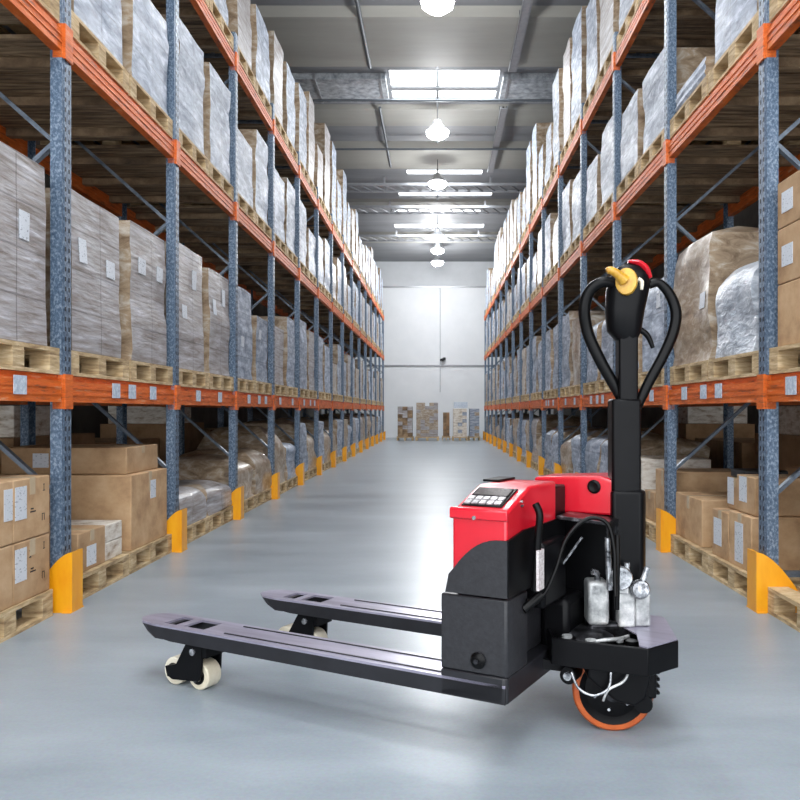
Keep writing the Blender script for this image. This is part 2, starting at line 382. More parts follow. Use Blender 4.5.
def flip(me):
    me2 = me.copy()
    me2.transform(Matrix.Diagonal((-1, 1, 1, 1))); me2.flip_normals(); return me2
SM = {1: dict(post=POST, plate=PLATE, beam=BEAM, conn=CONN, deck=DECK, card=CARD)}
SM[-1] = {k: flip(v) for k, v in SM[1].items()}

rnd = random.Random(11)
for s in (-1, 1):
    S = SM[s]
    for k in range(NB):
        y = Y0+BAY*k
        bay = empty('pallet_rack_bay', (s*XF[s], y, 0))
        tag(bay, 'orange and blue pallet rack bay on the %s, %s from the camera' % (SIDE[s], ORD[k]), 'pallet rack', 'bays of the %s pallet rack' % SIDE[s])
        ends = [0] if k < NB-1 else [0, BAY]
        for e in ends:
            inst('upright_post', S['post'], bay, (0, e, 0)); inst('base_plate', S['plate'], bay, (0, e, 0))
            rp = inst('upright_post', SM[-s]['post'], bay, (s*DEPTH, e, 0)); inst('base_plate', SM[-s]['plate'], bay, (s*DEPTH, e, 0))
            zz = [(.06, .18), (DEPTH-.06, .18)]
            nodes = [(.58, 0), (1.46, 1), (2.35, 0), (3.22, 1), (4.08, 0)]
            for (z1, a), (z2, b) in zip(nodes, nodes[1:]):
                MB().bar((s*(.06 if a == 0 else DEPTH-.06), e, z1), (s*(.06 if b == 0 else DEPTH-.06), e, z2), .035, .02).build('brace', M['brace'], bay)
            for z in (.18, 4.3):
                MB().bar((s*.06, e, z), (s*(DEPTH-.06), e, z), .03, .03).build('brace', M['brace'], bay)
        for li, z in enumerate(LV):
            bf = inst('beam', S['beam'], bay, (s*.006, .052, z))
            for yy in (.0, BAY):
                if yy == BAY and k < NB-1: continue
                inst('beam_connector', S['conn'], bf, (s*-.006, yy-.05, 0))
            if li == 0 and k < 6:
                for q in range(2+(k % 2)):
                    inst('label_card', S['card'], bf, (0, [.38, 1.12, .75][q]+rnd.uniform(-.15, .15), 0))
            br = inst('beam', SM[-s]['beam'], bay, (s*(DEPTH-.006), .052, z)); lab(br, 'orange beam at the rear of the shelf')
            inst('deck', S['deck'], bay, (0, .06, z+BH-.025))

# guards
def guard_me(D):
    m = MB()
    curve = [(.0, 0), (.0, .30)]
    for i in range(1, 9):
        t = i/8; curve.append((D*t, .30-.19*(D/.2)*t**1.6))
    curve.append((D, 0))
    for yy in (-.06, .054): m.prism(curve, yy, yy+.006, 'y')
    m.box(-.006, .0, -.06, .06, 0, .30)
    m.box(-.006, .04, -.072, .072, 0, .006)
    return m.mesh('post_guard', M['guard'])
G = {1: guard_me(.20), -1: flip(guard_me(.14))}
for s in (-1, 1):
    for k in range(1, NB+1):
        y = Y0+BAY*k
        o = empty('post_guard', (s*(XF[s]-.05), y-.01, 0))
        tag(o, 'yellow steel post guard at the foot of the %s upright on the %s' % (ORD[k-1], SIDE[s]), 'post guard', 'yellow post guards along the %s rack' % SIDE[s])
        inst('guard_plate', G[s], o)
        m = MB()
        for yy in (-.035, .035): m = MB().cyl((s*.022, yy, .006), (s*.022, yy, .02), .009, 8).build('anchor_bolt', M['guardfoot'], o)

# ------------------------------------------------------------------ pallets and goods
PW, PD, PHH = .78, 1.0, .13     # y, x, z
def pal_top():
    m = MB()
    for i in range(7):
        x = i*(PD-.10)/6; m.box(x, x+.10, 0, PW, PHH-.02, PHH)
    for yy in (0, PW/2-.05, PW-.10): m.box(0.001, PD-.001, yy, yy+.10, PHH-.038, PHH-.02)
    return m
PTOP = pal_top().mesh('top_deck', M['wood'])
PBLK = MB().box(0, .10, 0, .10, .018, PHH-.038).mesh('block', M['wood'])
PBOT = MB().box(0, .10, 0, PW, 0, .018).mesh('bottom_board', M['wood'])
def pal_far():
    m = pal_top()
    for x in (0, PD/2-.05, PD-.10):
        m.box(x, x+.10, 0, PW, 0, .018)
        for yy in (0, PW/2-.05, PW-.10): m.box(x, x+.10, yy, yy+.10, .018, PHH-.038)
    return m.mesh('wooden_pallet', M['wood'])
PFAR = pal_far()
PT = {1: PTOP, -1: flip(PTOP)}; PBK = {1: PBLK, -1: flip(PBLK)}; PB = {1: PBOT, -1: flip(PBOT)}; PF = {1: PFAR, -1: flip(PFAR)}
SHELF = ['floor', 'lower shelf', 'middle shelf', 'top shelf']
PH = {'floor': 'on the floor under the %s rack', 'lower shelf': 'on the %s lower shelf', 'middle shelf': 'on the %s middle shelf', 'top shelf': 'on the %s top shelf'}
def where(s, li, k, slot):
    return '%s, %s bay away, %s of pair' % (PH[SHELF[li]] % SIDE[s], ORD[k], 'nearer' if slot == 0 else 'farther')
def pallet(s, y, z, near, label, group, d=.01):
    loc = (s*(XF[s]+d), y, z)
    if near:
        o = empty('wooden_pallet', loc)
        inst('top_deck', PT[s], o)
        for x in (0, PD/2-.05, PD-.10):
            inst('bottom_board', PB[s], o, (s*x, 0, 0))
            for yy in (0, PW/2-.05, PW-.10): inst('block', PBK[s], o, (s*x, yy, 0))
    else: o = inst('wooden_pallet', PF[s], None, loc)
    return tag(o, label, 'pallet', group)

def wrap_mesh(s, w, d, h, seed, style, round_=0., lump=.006, mats=None):
    """x 0..d (away from aisle), y 0..w, z 0..h, film wrapped; end faces slot 1"""
    r = random.Random(seed)
    nx, ny, nz = 6, 6, 12
    bm = bmesh.new(); vd = {}
    layers = [r.uniform(-.006, .006) for _ in range(5)]
    def V(i, j, k):
        key = (i, j, k)
        if key in vd: return vd[key]
        x, y, z = i/nx, j/ny, k/nz
        lay = layers[min(4, int(z*5*.999))]
        px, py, pz = x*d, y*w, z*h
        cx, cy = d/2, w/2
        sc = 1+lay/w*1.6
        if k == 0: sc = 1.012
        if round_:
            t = max(0, (z-(1-round_))/round_); sc *= math.sqrt(max(.05, 1-t*t*.75))
        px = cx+(px-cx)*sc; py = cy+(py-cy)*sc
        nv = noise.noise_vector(Vector((px*3+seed, py*3, pz*4)))
        if 0 < k: px += nv.x*lump*2; py += nv.y*lump*2
        if k == nz: pz += nv.z*lump*2
        # rounded vertical edges
        vd[key] = bm.verts.new((px, py, pz)); return vd[key]
    def quad(a, b, c, e, mi):
        f = bm.faces.new([V(*a), V(*b), V(*c), V(*e)]); f.material_index = mi
    for k in range(nz):
        for j in range(ny):
            quad((0, j, k), (0, j+1, k), (0, j+1, k+1), (0, j, k+1), 0); quad((nx, j, k), (nx, j+1, k), (nx, j+1, k+1), (nx, j, k+1), 0)
        for i in range(nx):
            quad((i, 0, k), (i+1, 0, k), (i+1, 0, k+1), (i, 0, k+1), 1); quad((i, ny, k), (i+1, ny, k), (i+1, ny, k+1), (i, ny, k+1), 1)
    for i in range(nx):
        for j in range(ny):
            quad((i, j, 0), (i+1, j, 0), (i+1, j+1, 0), (i, j+1, 0), 0); quad((i, j, nz), (i+1, j, nz), (i+1, j+1, nz), (i, j+1, nz), 0)
    if s < 0:
        for v in bm.verts: v.co.x = -v.co.x
    bmesh.ops.recalc_face_normals(bm, faces=bm.faces[:])
    me = bpy.data.meshes.new('wrapped_goods'); bm.to_mesh(me); bm.free()
    for m_ in mats: me.materials.append(m_)
    me.polygons.foreach_set('use_smooth', [True]*len(me.polygons)); me.set_sharp_from_angle(angle=math.radians(50))
    return me
FILM = {'white': ['film_white', 'film_brown'], 'allwhite': ['film_bright', 'film_bright'], 'grey': ['film_grey', 'film_brown'], 'brown': ['film_brown', 'film_brown']}  # white and grey aisle sides have the film's grazing reflection painted in; ends brown
ADJ = {'white': 'silvery film-wrapped load', 'allwhite': 'white film-wrapped load', 'grey': 'grey film-wrapped load', 'brown': 'brown film-wrapped load'}
seedc = [0]
def load(s, y, z, w, d, h, style, label, group, round_=0., lump=.005, near=False, off=.03, labels=0):
    seedc[0] += 1
    me = wrap_mesh(s, w, d, h, seedc[0]*7.3, style, round_, lump, [M[x] for x in FILM[style]])
    if near:
        o = empty('wrapped_load', (s*(XF[s]+off), y, z)); b = inst('stretch_wrap', me, o)
        rr = random.Random(seedc[0])
        bv = BVHTree.FromPolygons([v.co.copy() for v in me.vertices], [list(p_.vertices) for p_ in me.polygons])
        for q in range(labels):
            yy = rr.uniform(.06, .15)+.29*q; zz = rr.uniform(.35, .75)*h
            lw, lh = rr.choice(((.10, .15), (.09, .13), (.12, .10)))
            m = MB(); vs = []
            for off_ in (.0005, .003):
                for (u_, v_) in ((0, 0), (lw, 0), (lw, lh), (0, lh)):
                    hit = bv.ray_cast(Vector((-s*.5, yy+u_, zz+v_)), Vector((s, 0, 0)))[0]
                    vs.append(m.bm.verts.new((hit.x-s*(off_+.002), hit.y, hit.z)))
            for q_ in ((0, 1, 2, 3), (4, 7, 6, 5), (0, 4, 5, 1), (1, 5, 6, 2), (2, 6, 7, 3), (3, 7, 4, 0)): m.bm.faces.new([vs[i_] for i_ in q_])
            m.build('paper_label', M['paper'], o)
    else: o = inst('wrapped_load', me, None, (s*(XF[s]+off), y, z))
    return tag(o, ADJ[style]+' '+label, 'wrapped load', group)

def carton(x0, x1, y0, y1, z0, z1, label, m='carton', lab_faces=(), tape=True, group=None, flap=False, rz=0):
    """axis-aligned carton in the world; lab_faces: list of (face, u, v, w, h) with face in 'aisle','cam'"""
    o = empty('cardboard_box', ((x0+x1)/2, (y0+y1)/2, z0), rz)
    hx, hy, h = abs(x1-x0)/2, (y1-y0)/2, z1-z0; o['hx'] = hx
    s = 1 if x0+x1 > 0 else -1
    MB().box(-hx, hx, -hy, hy, 0, h).build('carton_body', M[m], o, bevel=.006)
    if tape:
        MB().box(-hx-.001, hx+.001, -.025, .025, h-.0005, h+.0012).box(-s*(hx+.0015), -s*hx, -.025, .025, h*.72, h).build('tape_strip', M['tape'], o)
    for (f, u, v, w_, h_) in lab_faces:
        if f == 'aisle':
            x = -s*hx; yy = -hy+u*2*hy
            MB().box(min(x, x-s*.002), max(x, x-s*.002), yy, yy+w_, v*h, v*h+h_).build('paper_label', M['paper'], o)
        else:
            xx = -s*hx+s*u*2*hx
            MB().box(min(xx, xx+s*w_), max(xx, xx+s*w_), -hy-.002, -hy, v*h, v*h+h_).build('paper_label', M['paper'], o)
    LASTBOX[0] = o
    return tag(o, label, 'carton', group)
LASTBOX = [None]

def marks(o, s, spots):
    """small printed handling symbols on the aisle face"""
    hx = o['hx']
    for (yy, zz, k) in spots:
        m = MB(); a, b = sorted((-s*hx, -s*(hx+.0012)))
        if k == 0: m.box(a, b, yy, yy+.018, zz, zz+.004).box(a, b, yy+.007, yy+.011, zz, zz+.03).box(a, b, yy+.003, yy+.015, zz+.03, zz+.034)
        elif k == 1: m.box(a, b, yy, yy+.05, zz, zz+.006).box(a, b, yy+.005, yy+.03, zz+.014, zz+.02)
        else: m.box(a, b, yy, yy+.004, zz, zz+.03).box(a, b, yy+.02, yy+.024, zz, zz+.03).box(a, b, yy, yy+.024, zz+.03, zz+.034)
        m.build('printed_mark', M['dark'], o)

GP = ['pallets on the floor under the %s rack', 'pallets on the lower shelf of the %s rack', 'pallets on the middle shelf of the %s rack', 'pallets on the top shelf of the %s rack']
GL = ['wrapped loads on the floor under the %s rack', 'wrapped loads on the lower shelf of the %s rack', 'wrapped loads on the middle shelf of the %s rack', 'wrapped loads on the top shelf of the %s rack']
R = random.Random(5)
def put_pallet(s, li, k, slot, y):
    z = 0 if li == 0 else LV[li-1]+BH+.002
    pallet(s, y, z, k < 4 and li < 3, 'wooden pallet '+where(s, li, k, slot), GP[li] % SIDE[s], d=.015)
    return z+PHH
for s in (-1, 1):
    for k in range(NB):
        yb = Y0+BAY*k
        for slot in (0, 1):
            y = yb+.07+slot*.80
            # ---- lower shelf
            if not (k == 0 and slot == 0):
                z = put_pallet(s, 1, k, slot, y)
                if s == 1 and k == 0:
                    for q, (a, b) in enumerate(((0, .30), (.302, .57), (.572, .80))):
                        carton(XF[1]+.03, XF[1]+.93, y+.03, y+.72, z+a, z+b, 'tan cardboard box on the right lower shelf, nearest pallet, %s' % ['bottom of three', 'middle of three', 'top of three'][q], lab_faces=[('aisle', .75, .3, .12, .10)] if q else [], tape=False)
                elif s == 1 and k == 1 and slot == 0:
                    load(s, y+.12, z, .56, .75, .56, 'allwhite', where(s, 1, k, slot), GL[1] % SIDE[s], .35, .02, True, labels=0)
                elif s == 1 and k == 1:
                    load(s, y+.0, z, .74, .95, .86, 'brown', where(s, 1, k, slot), GL[1] % SIDE[s], .12, .012, True, labels=1)
                else:
                    if s == -1 and k < 3: h = [0, .86, .84, .87, .93, .88][k*2+slot]; st = 'grey'
                    elif s == 1 and k < 4: h = R.uniform(.55, .8); st = 'white'
                    else: h = R.choice((.55, .68, .8, .88, .95)); st = R.choice(('white', 'grey', 'white', 'brown'))
                    w_ = .63 if k < 3 else R.uniform(.52, .68)
                    load(s, y+(.04 if k < 3 else .06), z, w_, .92, h, st, where(s, 1, k, slot), GL[1] % SIDE[s], 0.25 if (s == 1 and k in (2, 3)) else 0, .005 if s < 0 else .012, k < 4, labels=2 if (s == -1 and k < 3) else (1 if k < 4 else 0))
            # ---- middle shelf
            if y+.8 > 3.9:
                z = put_pallet(s, 2, k, slot, y)
                h = {(-1, 1, 0): 1.02, (-1, 1, 1): .66, (-1, 2, 0): .84, (-1, 2, 1): .84, (1, 1, 1): .14, (1, 1, 0): 1.05, (1, 2, 0): .60, (1, 2, 1): .62}.get((s, k, slot)) or R.choice((.62, .75, .85, .88))
                w2 = R.uniform(.56, .66); load(s, y+.06, z, w2, .92, h, R.choice(('white', 'white', 'grey')) if k > 4 else 'white', where(s, 2, k, slot), GL[2] % SIDE[s], 0, .006, k < 4)
            # ---- top shelf
            if y+.8 > 6.3:
                z = put_pallet(s, 3, k, slot, y)
                h = R.choice((.8, .95, 1.05, 1.25, 1.4))
                w3 = R.uniform(.54, .66); load(s, y+.06, z, w3, .92, h, 'white' if R.random() < .75 else 'grey', where(s, 3, k, slot), GL[3] % SIDE[s], 0, .008, False)
            # ---- floor level, further bays generated
            if k >= 2:
                z = put_pallet(s, 0, k, slot, y)
                st, h, rd = R.choice((('grey', .5, .3), ('white', .62, .2), ('brown', .55, .35), ('white', .75, .1), ('grey', .8, .15), ('brown', .7, 0)))
                if s == -1 and k == 2: st, h, rd = (('grey', .28, .4), ('grey', .24, .4))[slot]
                if s == -1 and k == 3: st, h, rd = (('brown', .42, .5), ('brown', .46, .4))[slot]
                if s == -1 and k == 4: st, h, rd = (('brown', .68, .5), ('white', .48, .2))[slot]
                if s == 1 and k == 2: continue
                load(s, y+.03, z, .70, .55 if k < 3 and s < 0 else .9, h, st, where(s, 0, k, slot), GL[0] % SIDE[s], rd, .02, k < 3)

# left floor, first two bays
L_ = -1
pallet(-1, 3.13, 0, True, 'wooden pallet on the floor at the left edge, under marked boxes', GP[0] % 'left', d=.015)
xa = -(XF[-1]+.025)
for zi, (z0, z1) in enumerate(((.13, .405), (.408, .69))):
    t = ['lower', 'upper'][zi]
    carton(xa-.45, xa, 3.15, 3.56, z0, z1, 'tan cardboard box at the left edge of the picture, %s row, nearer' % t, lab_faces=[('aisle', .82, .38, .07, .14)] if zi else [])
    carton(xa-.45, xa, 3.565, 3.90, z0, z1, 'tan cardboard box beside the nearest left upright, %s row with paper label' % t, lab_faces=[('aisle', .04, .35, .10, .15)])
    marks(LASTBOX[0], -1, [(-.03, .19, 0), (.10, .21, 0), (.09, .07, 2), (-.02, .12, 1)][zi:])
    carton(xa-.93, xa-.46, 3.15, 3.90, z0, z1, 'tan cardboard box in the back row of the nearest left pallet, %s' % t, tape=False)
pallet(-1, 4.10, 0, True, 'wooden pallet under small boxes just past the nearest left yellow guard', GP[0] % 'left', d=.015)
carton(xa-.34, xa-.02, 4.25, 4.60, .13, .345, 'small open-sided tan box with white label past the nearest left guard', lab_faces=[('aisle', .3, .1, .12, .11), ('cam', .03, .0, .12, .10)])
for zi, z in enumerate((.13, .235)):
    carton(xa-.40, xa-.03, 4.62, 4.87, z, z+.103, 'flat white scuffed box beside the small tan box, %s of two' % ['lower', 'upper'][zi], m='cartonwhite', tape=False)
carton(xa-.80, xa-.42, 4.3, 4.85, .13, .37, 'low tan box at the back of the second left pallet', m='cartondark')
pallet(-1, 4.895, 0, True, 'wooden pallet under the large plain box on the left', GP[0] % 'left', d=.015)
carton(xa-.93, xa-.01, 4.965, 5.62, .13, .60, 'large plain tan cardboard box on the third left floor pallet', lab_faces=[('aisle', .5, .62, .10, .12)])
carton(xa-.85, xa-.06, 5.02, 5.58, .602, .77, 'wide flat box lying on top of the large plain box', lab_faces=[('cam', .62, .25, .10, .09)])
carton(xa-.92, xa-.20, 6.0, 6.7, .41+.003, .62, 'tan box lying on the low wrapped load under the second shelf span', m='cartondark') if False else None

# right floor
pallet(1, 3.20, 0, True, 'wooden pallet on the floor at the right edge, before the guard', GP[0] % 'right', d=.0)
xr = XF[1]+.03
carton(xr+.17, xr+.80, 3.42, 3.90, .13, .40, 'tan box at the right edge of the picture, lower of two', lab_faces=[])
carton(xr+.15, xr+.80, 3.40, 3.91, .403, .66, 'tan box at the right edge of the picture, upper of two', tape=False)
pallet(1, 4.105, 0, True, 'wooden pallet just past the nearest right guard', GP[0] % 'right', d=.015)
carton(xr+.01, xr+.45, 4.27, 4.60, .13, .43, 'tan box with tall white label beside the nearest right guard', lab_faces=[('aisle', .35, .1, .12, .22)])
carton(xr+.01, xr+.50, 4.61, 4.88, .13, .41, 'tan box with large white label in the middle of the right pallet', lab_faces=[('aisle', .40, .25, .13, .16), ])
carton(xr+.04, xr+.40, 4.30, 4.56, .433, .64, 'upper tan box with white label behind the nearest right upright', lab_faces=[('aisle', .42, .3, .11, .14)])
carton(xr+.10, xr+.40, 4.66, 4.87, .413, .60, 'small tan box with narrow label atop the middle right box', lab_faces=[('aisle', .5, .15, .10, .16)])
tag(MB().box(0, .26, 0, .22, 0, .05).build('plastic_tray', M['dark'], None, (xr+.12, 4.655, .6015), bevel=.01), 'flat black tray lying on the small tan box at right', 'tray')
carton(xr+.46, xr+.95, 4.28, 4.88, .13, .66, 'tall brown box at the back of the right floor pallet', m='cartondark')
pallet(1, 4.895, 0, True, 'wooden pallet under the broad scuffed box on the right', GP[0] % 'right', d=.015)
carton(xr+.02, xr+.75, 5.10, 5.66, .13, .43, 'broad scuffed tan box between the first two right uprights', lab_faces=[])
carton(xr+.03, xr+.6, 5.84, 6.22, .13, .555, 'tall narrow tan box behind the second right guard')
carton(xr+.03, xr+.5, 6.26, 6.54, .13, .36, 'short tan box beside the tall narrow one on the right', m='carton')
carton(xr+.03, xr+.6, 6.62, 7.2, .13, .60, 'square tan box half hidden behind the truck mast', m='cartonwhite')

# goods standing behind the racks
for s in (-1, 1):
    for k in range(0, 6):
        y = Y0+BAY*k+.15
        hh = [.78, .76, .8, .7, .85, .74][k]
        carton(s*(XF[s]+DEPTH+.15), s*(XF[s]+DEPTH+.95), y, y+1.4, 0, hh, 'large dark brown box on the floor behind the %s rack, %s bay' % (SIDE[s], ORD[k]), m='cartondark', tape=False, group='brown boxes behind the %s rack' % SIDE[s])
        if k % 2 == 0:
            y2 = y+.1
            carton(s*(XF[s]+DEPTH+.2), s*(XF[s]+DEPTH+.9), y2, y2+.9, hh+.002, hh+.24, 'pale box lying on the dark box behind the %s rack, %s bay' % (SIDE[s], ORD[k]), m='cartonwhite', tape=False, group='pale boxes behind the %s rack' % SIDE[s])

# goods at the end of the aisle
def endload(x0, x1, y, h, style, label, pal=True, **kw):
    w = x1-x0
    z = 0
    if pal:
        o = inst('wooden_pallet', PFAR, None, (x0, y, 0), scale=(w/PD, 1, 1)); tag(o, 'wooden pallet under the '+label, 'pallet', 'pallets at the end of the aisle'); z = PHH
    m = MB(); rr = random.Random(int(x0*100)); W_ = w-.06; nx = max(2, round(W_/.16)); nz = max(3, round(h/.12))
    ms = kw.get('mats', FILM[style])
    for k in range(nz):
        e0 = .06*rr.random() if kw.get('ragged') else .01
        for i in range(nx):
            if kw.get('ragged') and k == nz-1 and rr.random() < .35: continue
            g = rr.uniform(0, .03)
            m.box(i*W_/nx+.002, (i+1)*W_/nx-.002, g, .7, k*h/nz+.002, (k+1)*h/nz-.001, rr.choice((0, 0, 1)))
    m.box(.012, W_-.012, .035, .68, 0, h-.13 if kw.get('ragged') else h-.01, 0)
    o = inst('parcel_stack', m.mesh('parcel_stack', [M[x] for x in ms]), None, (x0+.03, y+.03, z))
    tag(o, label, 'parcel stack', 'goods at the end of the aisle')
endload(-1.38, -.82, 27.0, 1.02, 'brown', 'dark brown wrapped stack at the end of the aisle, leftmost', mats=['deckwood', 'film_grey'])
# crate stack
endload(-.75, .05, 27.0, 1.15, 'brown', 'tall stack of brown parcels at the aisle end, left of centre', mats=['film_brown', 'film_grey'], ragged=True)
endload(.16, .44, 27.2, .82, 'brown', 'narrow dark stack in the middle of the aisle end', mats=['deckwood', 'cartondark'])
endload(.50, 1.02, 27.0, .95, 'allwhite', 'white wrapped stack at the aisle end, right of centre', mats=['cartonwhite', 'film_white'])
endload(1.06, 1.45, 27.1, .95, 'white', 'silvery wrapped stack at the aisle end, rightmost', mats=['film_white', 'film_brown'], ragged=True)
tag(MB().box(0, .46, 0, .5, 0, .20).build('plastic_crate', M['label'], None, (.60, 27.9, 0)), 'pale blue crate behind the white wrapped stack', 'crate')
bpy.data.objects['plastic_crate'].location = (.56, 27.10, .13+.95+.02)
bpy.data.objects['plastic_crate']['label'] = 'pale blue crate on top of the white wrapped stack at the aisle end'

# ------------------------------------------------------------------ pallet truck
TH = math.radians(-28.5)
T = empty('pallet_truck', (.524, 2.53, 0), TH)
tag(T, 'red and black electric pallet truck standing in the aisle with forks pointing left', 'pallet truck')
TI = (Matrix.Translation((.524, 2.53, 0)) @ Matrix.Rotation(TH, 4, 'Z')).inverted()
def wbuild(mb, name, m, parent=T, **kw):     # built in world axes (steered part), stored in truck axes
    for v in mb.bm.verts: v.co = TI @ v.co
    return mb.build(name, m, parent, **kw)

FT = .225
def fork(b0, b1, tip, aw, parent=T):
    """b0 near edge, b1 far edge"""
    end = -.16
    w = b1-b0; c = (b0+b1)/2
    def tipcurve(inset=0):
        return [(tip+.10, b0), (tip+.03, b0+.018), (tip, b0+.05), (tip, b1-.05), (tip+.03, b1-.018), (tip+.10, b1)]
    top = MB()
    z0, z1 = FT-.008, FT
    top.prism([(tip+.12, b0), (tip+.045, b0+.012), (tip+.005, b0+.045), (tip, c), (tip+.005, b1-.045), (tip+.045, b1-.012), (tip+.12, b1)], z0, z1)
    s1 = (tip+.14, tip+.20); s2 = (tip+.235, tip+.335)
    top.box(tip+.12, s1[0], b0, b1, z0, z1)
    for a, b in (s1, s2):
        top.box(a, b, b0, b0+.028, z0, z1).box(a, b, b1-.028, b1, z0, z1)
    top.box(s1[1], s2[0], b0, b1, z0, z1)
    top.box(s2[1], end, b0, b1, z0, z1)
    f = top.build('fork', [M['forktop']], parent)
    # ribs pressed in the top
    MB().box(s2[1]+.10, end-.05, c-.052, c-.046, FT, FT+.003).box(s2[1]+.10, end-.05, c+.046, c+.052, FT, FT+.003).build('fork_rib', M['forkblack'], f)
    # side skirts and nose
    sk = MB()
    prof = [(tip+.10, FT-.008), (end, FT-.008), (end, FT-.054), (tip+.20, FT-.054), (tip+.12, FT-.046), (tip+.03, FT-.024), (tip+.02, FT-.008)]
    for y in (b0, b1-.008):
        sk.prism([(p[0] if p[0] > tip+.11 else p[0]+.06, p[1]) for p in prof], y, y+.008, 'y')
    sk.build('side_skirt', M['forkblack'], f)
    ns = MB()
    ring = [(tip+.16, b0), (tip+.12, b0), (tip+.045, b0+.012), (tip+.005, b0+.045), (tip, c), (tip+.005, b1-.045), (tip+.045, b1-.012), (tip+.12, b1), (tip+.16, b1)]
    va = [ns.bm.verts.new((x, y, FT-.008)) for x, y in ring]
    vb = [ns.bm.verts.new((x+.025 if x < tip+.1 else x, c+(y-c)*.97, FT-.036 if x < tip+.1 else FT-.052)) for x, y in ring]
    for i in range(len(ring)-1): ns.bm.faces.new([va[i], va[i+1], vb[i+1], vb[i]])
    ns.bm.faces.new(vb); ns.bm.faces.new(list(reversed(va)))
    ns.build('fork_nose', M['forkblack'], f)
    # bogie
    r = .05
    for q, a in enumerate((aw-.085, aw+.035)):
        wl = MB(); wl.lathe([(.018, -.034), (r-.004, -.034), (r, -.03), (r, .03), (r-.004, .034), (.018, .034)], (a, c-.0, r), (0, 1, 0), 28, True)
        wo = wl.build('load_wheel', M['cream'], parent, smooth=True)
        MB().cyl((a, c-.05, r), (a, c+.05, r), .017, 16).build('wheel_hub', M['chrome'], wo, smooth=True)
        MB().lathe([(.019, -.0375), (.03, -.0375), (.03, -.034), (.019, -.034)], (a, c, r), (0, 1, 0), 24, True).build('bearing_seal', M['rubber'], wo, smooth=True)
    br = MB()
    for y in (c-.052, c+.042):
        br.prism([(aw-.11, r+.02), (aw-.10, r-.015), (aw-.06, r-.022), (aw+.05, r-.012), (aw+.065, r+.01), (aw+.07, FT-.065), (aw+.085, FT-.03), (aw+.02, FT-.02), (aw-.01, FT-.065), (aw-.055, r+.035)], y, y+.010, 'y')
    br.box(aw+.03, aw+.09, c-.05, c+.05, FT-.10, FT-.03)
    bo = br.build('wheel_bracket', M['black'], parent)
    MB().cyl((aw+.028, c-.058, FT-.085), (aw+.028, c+.058, FT-.085), .012, 16).build('pivot_pin', M['chrome'], bo, smooth=True)
fork(-.405, -.255, -1.67, -1.41)
fork(.12, .27, -1.55, -1.32)

# lower chassis channel joining the forks
MB().prism([(-.366, -.405), (-.165, -.405), (-.155, -.395), (-.155, .27), (-.366, .27)], FT-.054, FT+.02).build('chassis_crossbar', M['forkblack'], T, bevel=.004)
# battery box
bb = MB().prism([(-.368, -.40), (-.160, -.40), (-.155, -.392), (-.155, -.25), (-.20, -.22), (-.20, .26), (-.368, .26)], FT+.02, .465)
bbo = bb.build('battery_box', M['blackgrey'], T, bevel=.005)
MB().lathe([(.004, .0), (.022, 0), (.024, .006), (.018, .012), (.008, .014)], (-.245, -.40, .285), (0, -1, 0), 20).build('lock_knob', M['rubber'], bbo, smooth=True)
MB().cyl((-.262, -.405, .292), (-.228, -.405, .278), .007, 8).cyl((-.245, -.414, .285), (-.245, -.420, .285), .007, 10).build('knob_lever', M['darkmetal'], bbo)
# upper black housing core
MB().box(-.325, -.21, -.385, .28, .465, .70).build('inner_housing', M['black'], T, bevel=.006)
# red near cover: profile in (b,z) along a
prof = [(-.40, .475), (-.40, .712), (-.225, .772), (.0, .772), (.0, .60), (-.02, .475)]
rc = MB().prism(prof, -.330, -.157, 'x')
rco = rc.build('top_cover', M['red'], T, bevel=.008, seg=3)
# lip under the slanted panel
MB().prism([(-.408, .690), (-.408, .716), (-.398, .722), (-.398, .686)], -.336, -.153, 'x').build('cover_lip', M['red'], rco, bevel=.003)
# black curved lower panel, near side
pts = [(-.350, .472), (-.153, .472), (-.153, .634)]
for i in range(0, 11):
    t = i/10; a = -.153-t*.186
    z = .634 - .115*max(0, (t-.12)/.88)**2.2
    pts.append((a, z))
pts[-1] = (-.339, .525)
MB().prism(pts, -.407, -.399, 'y').build('lower_panel', M['blackgrey'], T)
MB().prism([(-.405, .472), (-.405, .634), (-.285, .650), (.02, .650), (.02, .472)], -.159, -.150, 'x').build('front_panel', M['black'], T)
# display on the slanted face
t0 = Vector((0, -.40, .712)); t1 = Vector((0, -.225, .772)); dv = (t1-t0).normalized(); nv = Vector((0, -dv.z, dv.y))
def slab(a0, a1, p0, p1, off, th):
    m = MB(); vs = []
    for o in (off, off+th):
        for p in (p0, p1):
            for a in (a0, a1):
                q = t0+dv*p*(t1-t0).length+nv*o; vs.append(m.bm.verts.new((a, q.y, q.z)))
    for qd in ((0, 2, 3, 1), (4, 5, 7, 6), (0, 1, 5, 4), (2, 6, 7, 3), (0, 4, 6, 2), (1, 3, 7, 5)): m.bm.faces.new([vs[i] for i in qd])
    return m
pn = slab(-.315, -.185, .16, .86, .0, .004).build('control_panel', M['rubber'], T, bevel=.002)
slab(-.308, -.195, .52, .80, .0045, .003).build('display', M['screen'], pn)
kp = MB()
for i in range(5):
    for j in range(2):
        m2 = slab(-.309+i*.0240, -.290+i*.0240, .20+j*.15, .32+j*.15, .0045, .004)
        me = bpy.data.meshes.new('k'); m2.bm.to_mesh(me); m2.bm.free(); kp.bm.from_mesh(me); bpy.data.meshes.remove(me)
kp.build('keypad', M['keys'], pn)
MB().cyl((-.255, -.407, .694), (-.255, -.412, .694), .006, 12).build('cover_screw', M['chrome'], rco, smooth=True)
for q in ((-.150, -.30, .735), (-.150, -.295, .722)):
    MB().cyl(q, (q[0]-.008, q[1], q[2]), .004, 10).build('cover_screw', M['chrome'], rco, smooth=True)
MB().box(-.36, -.30, -.13, .0, .772, .780).build('cover_handle', M['rubber'], rco, bevel=.003)
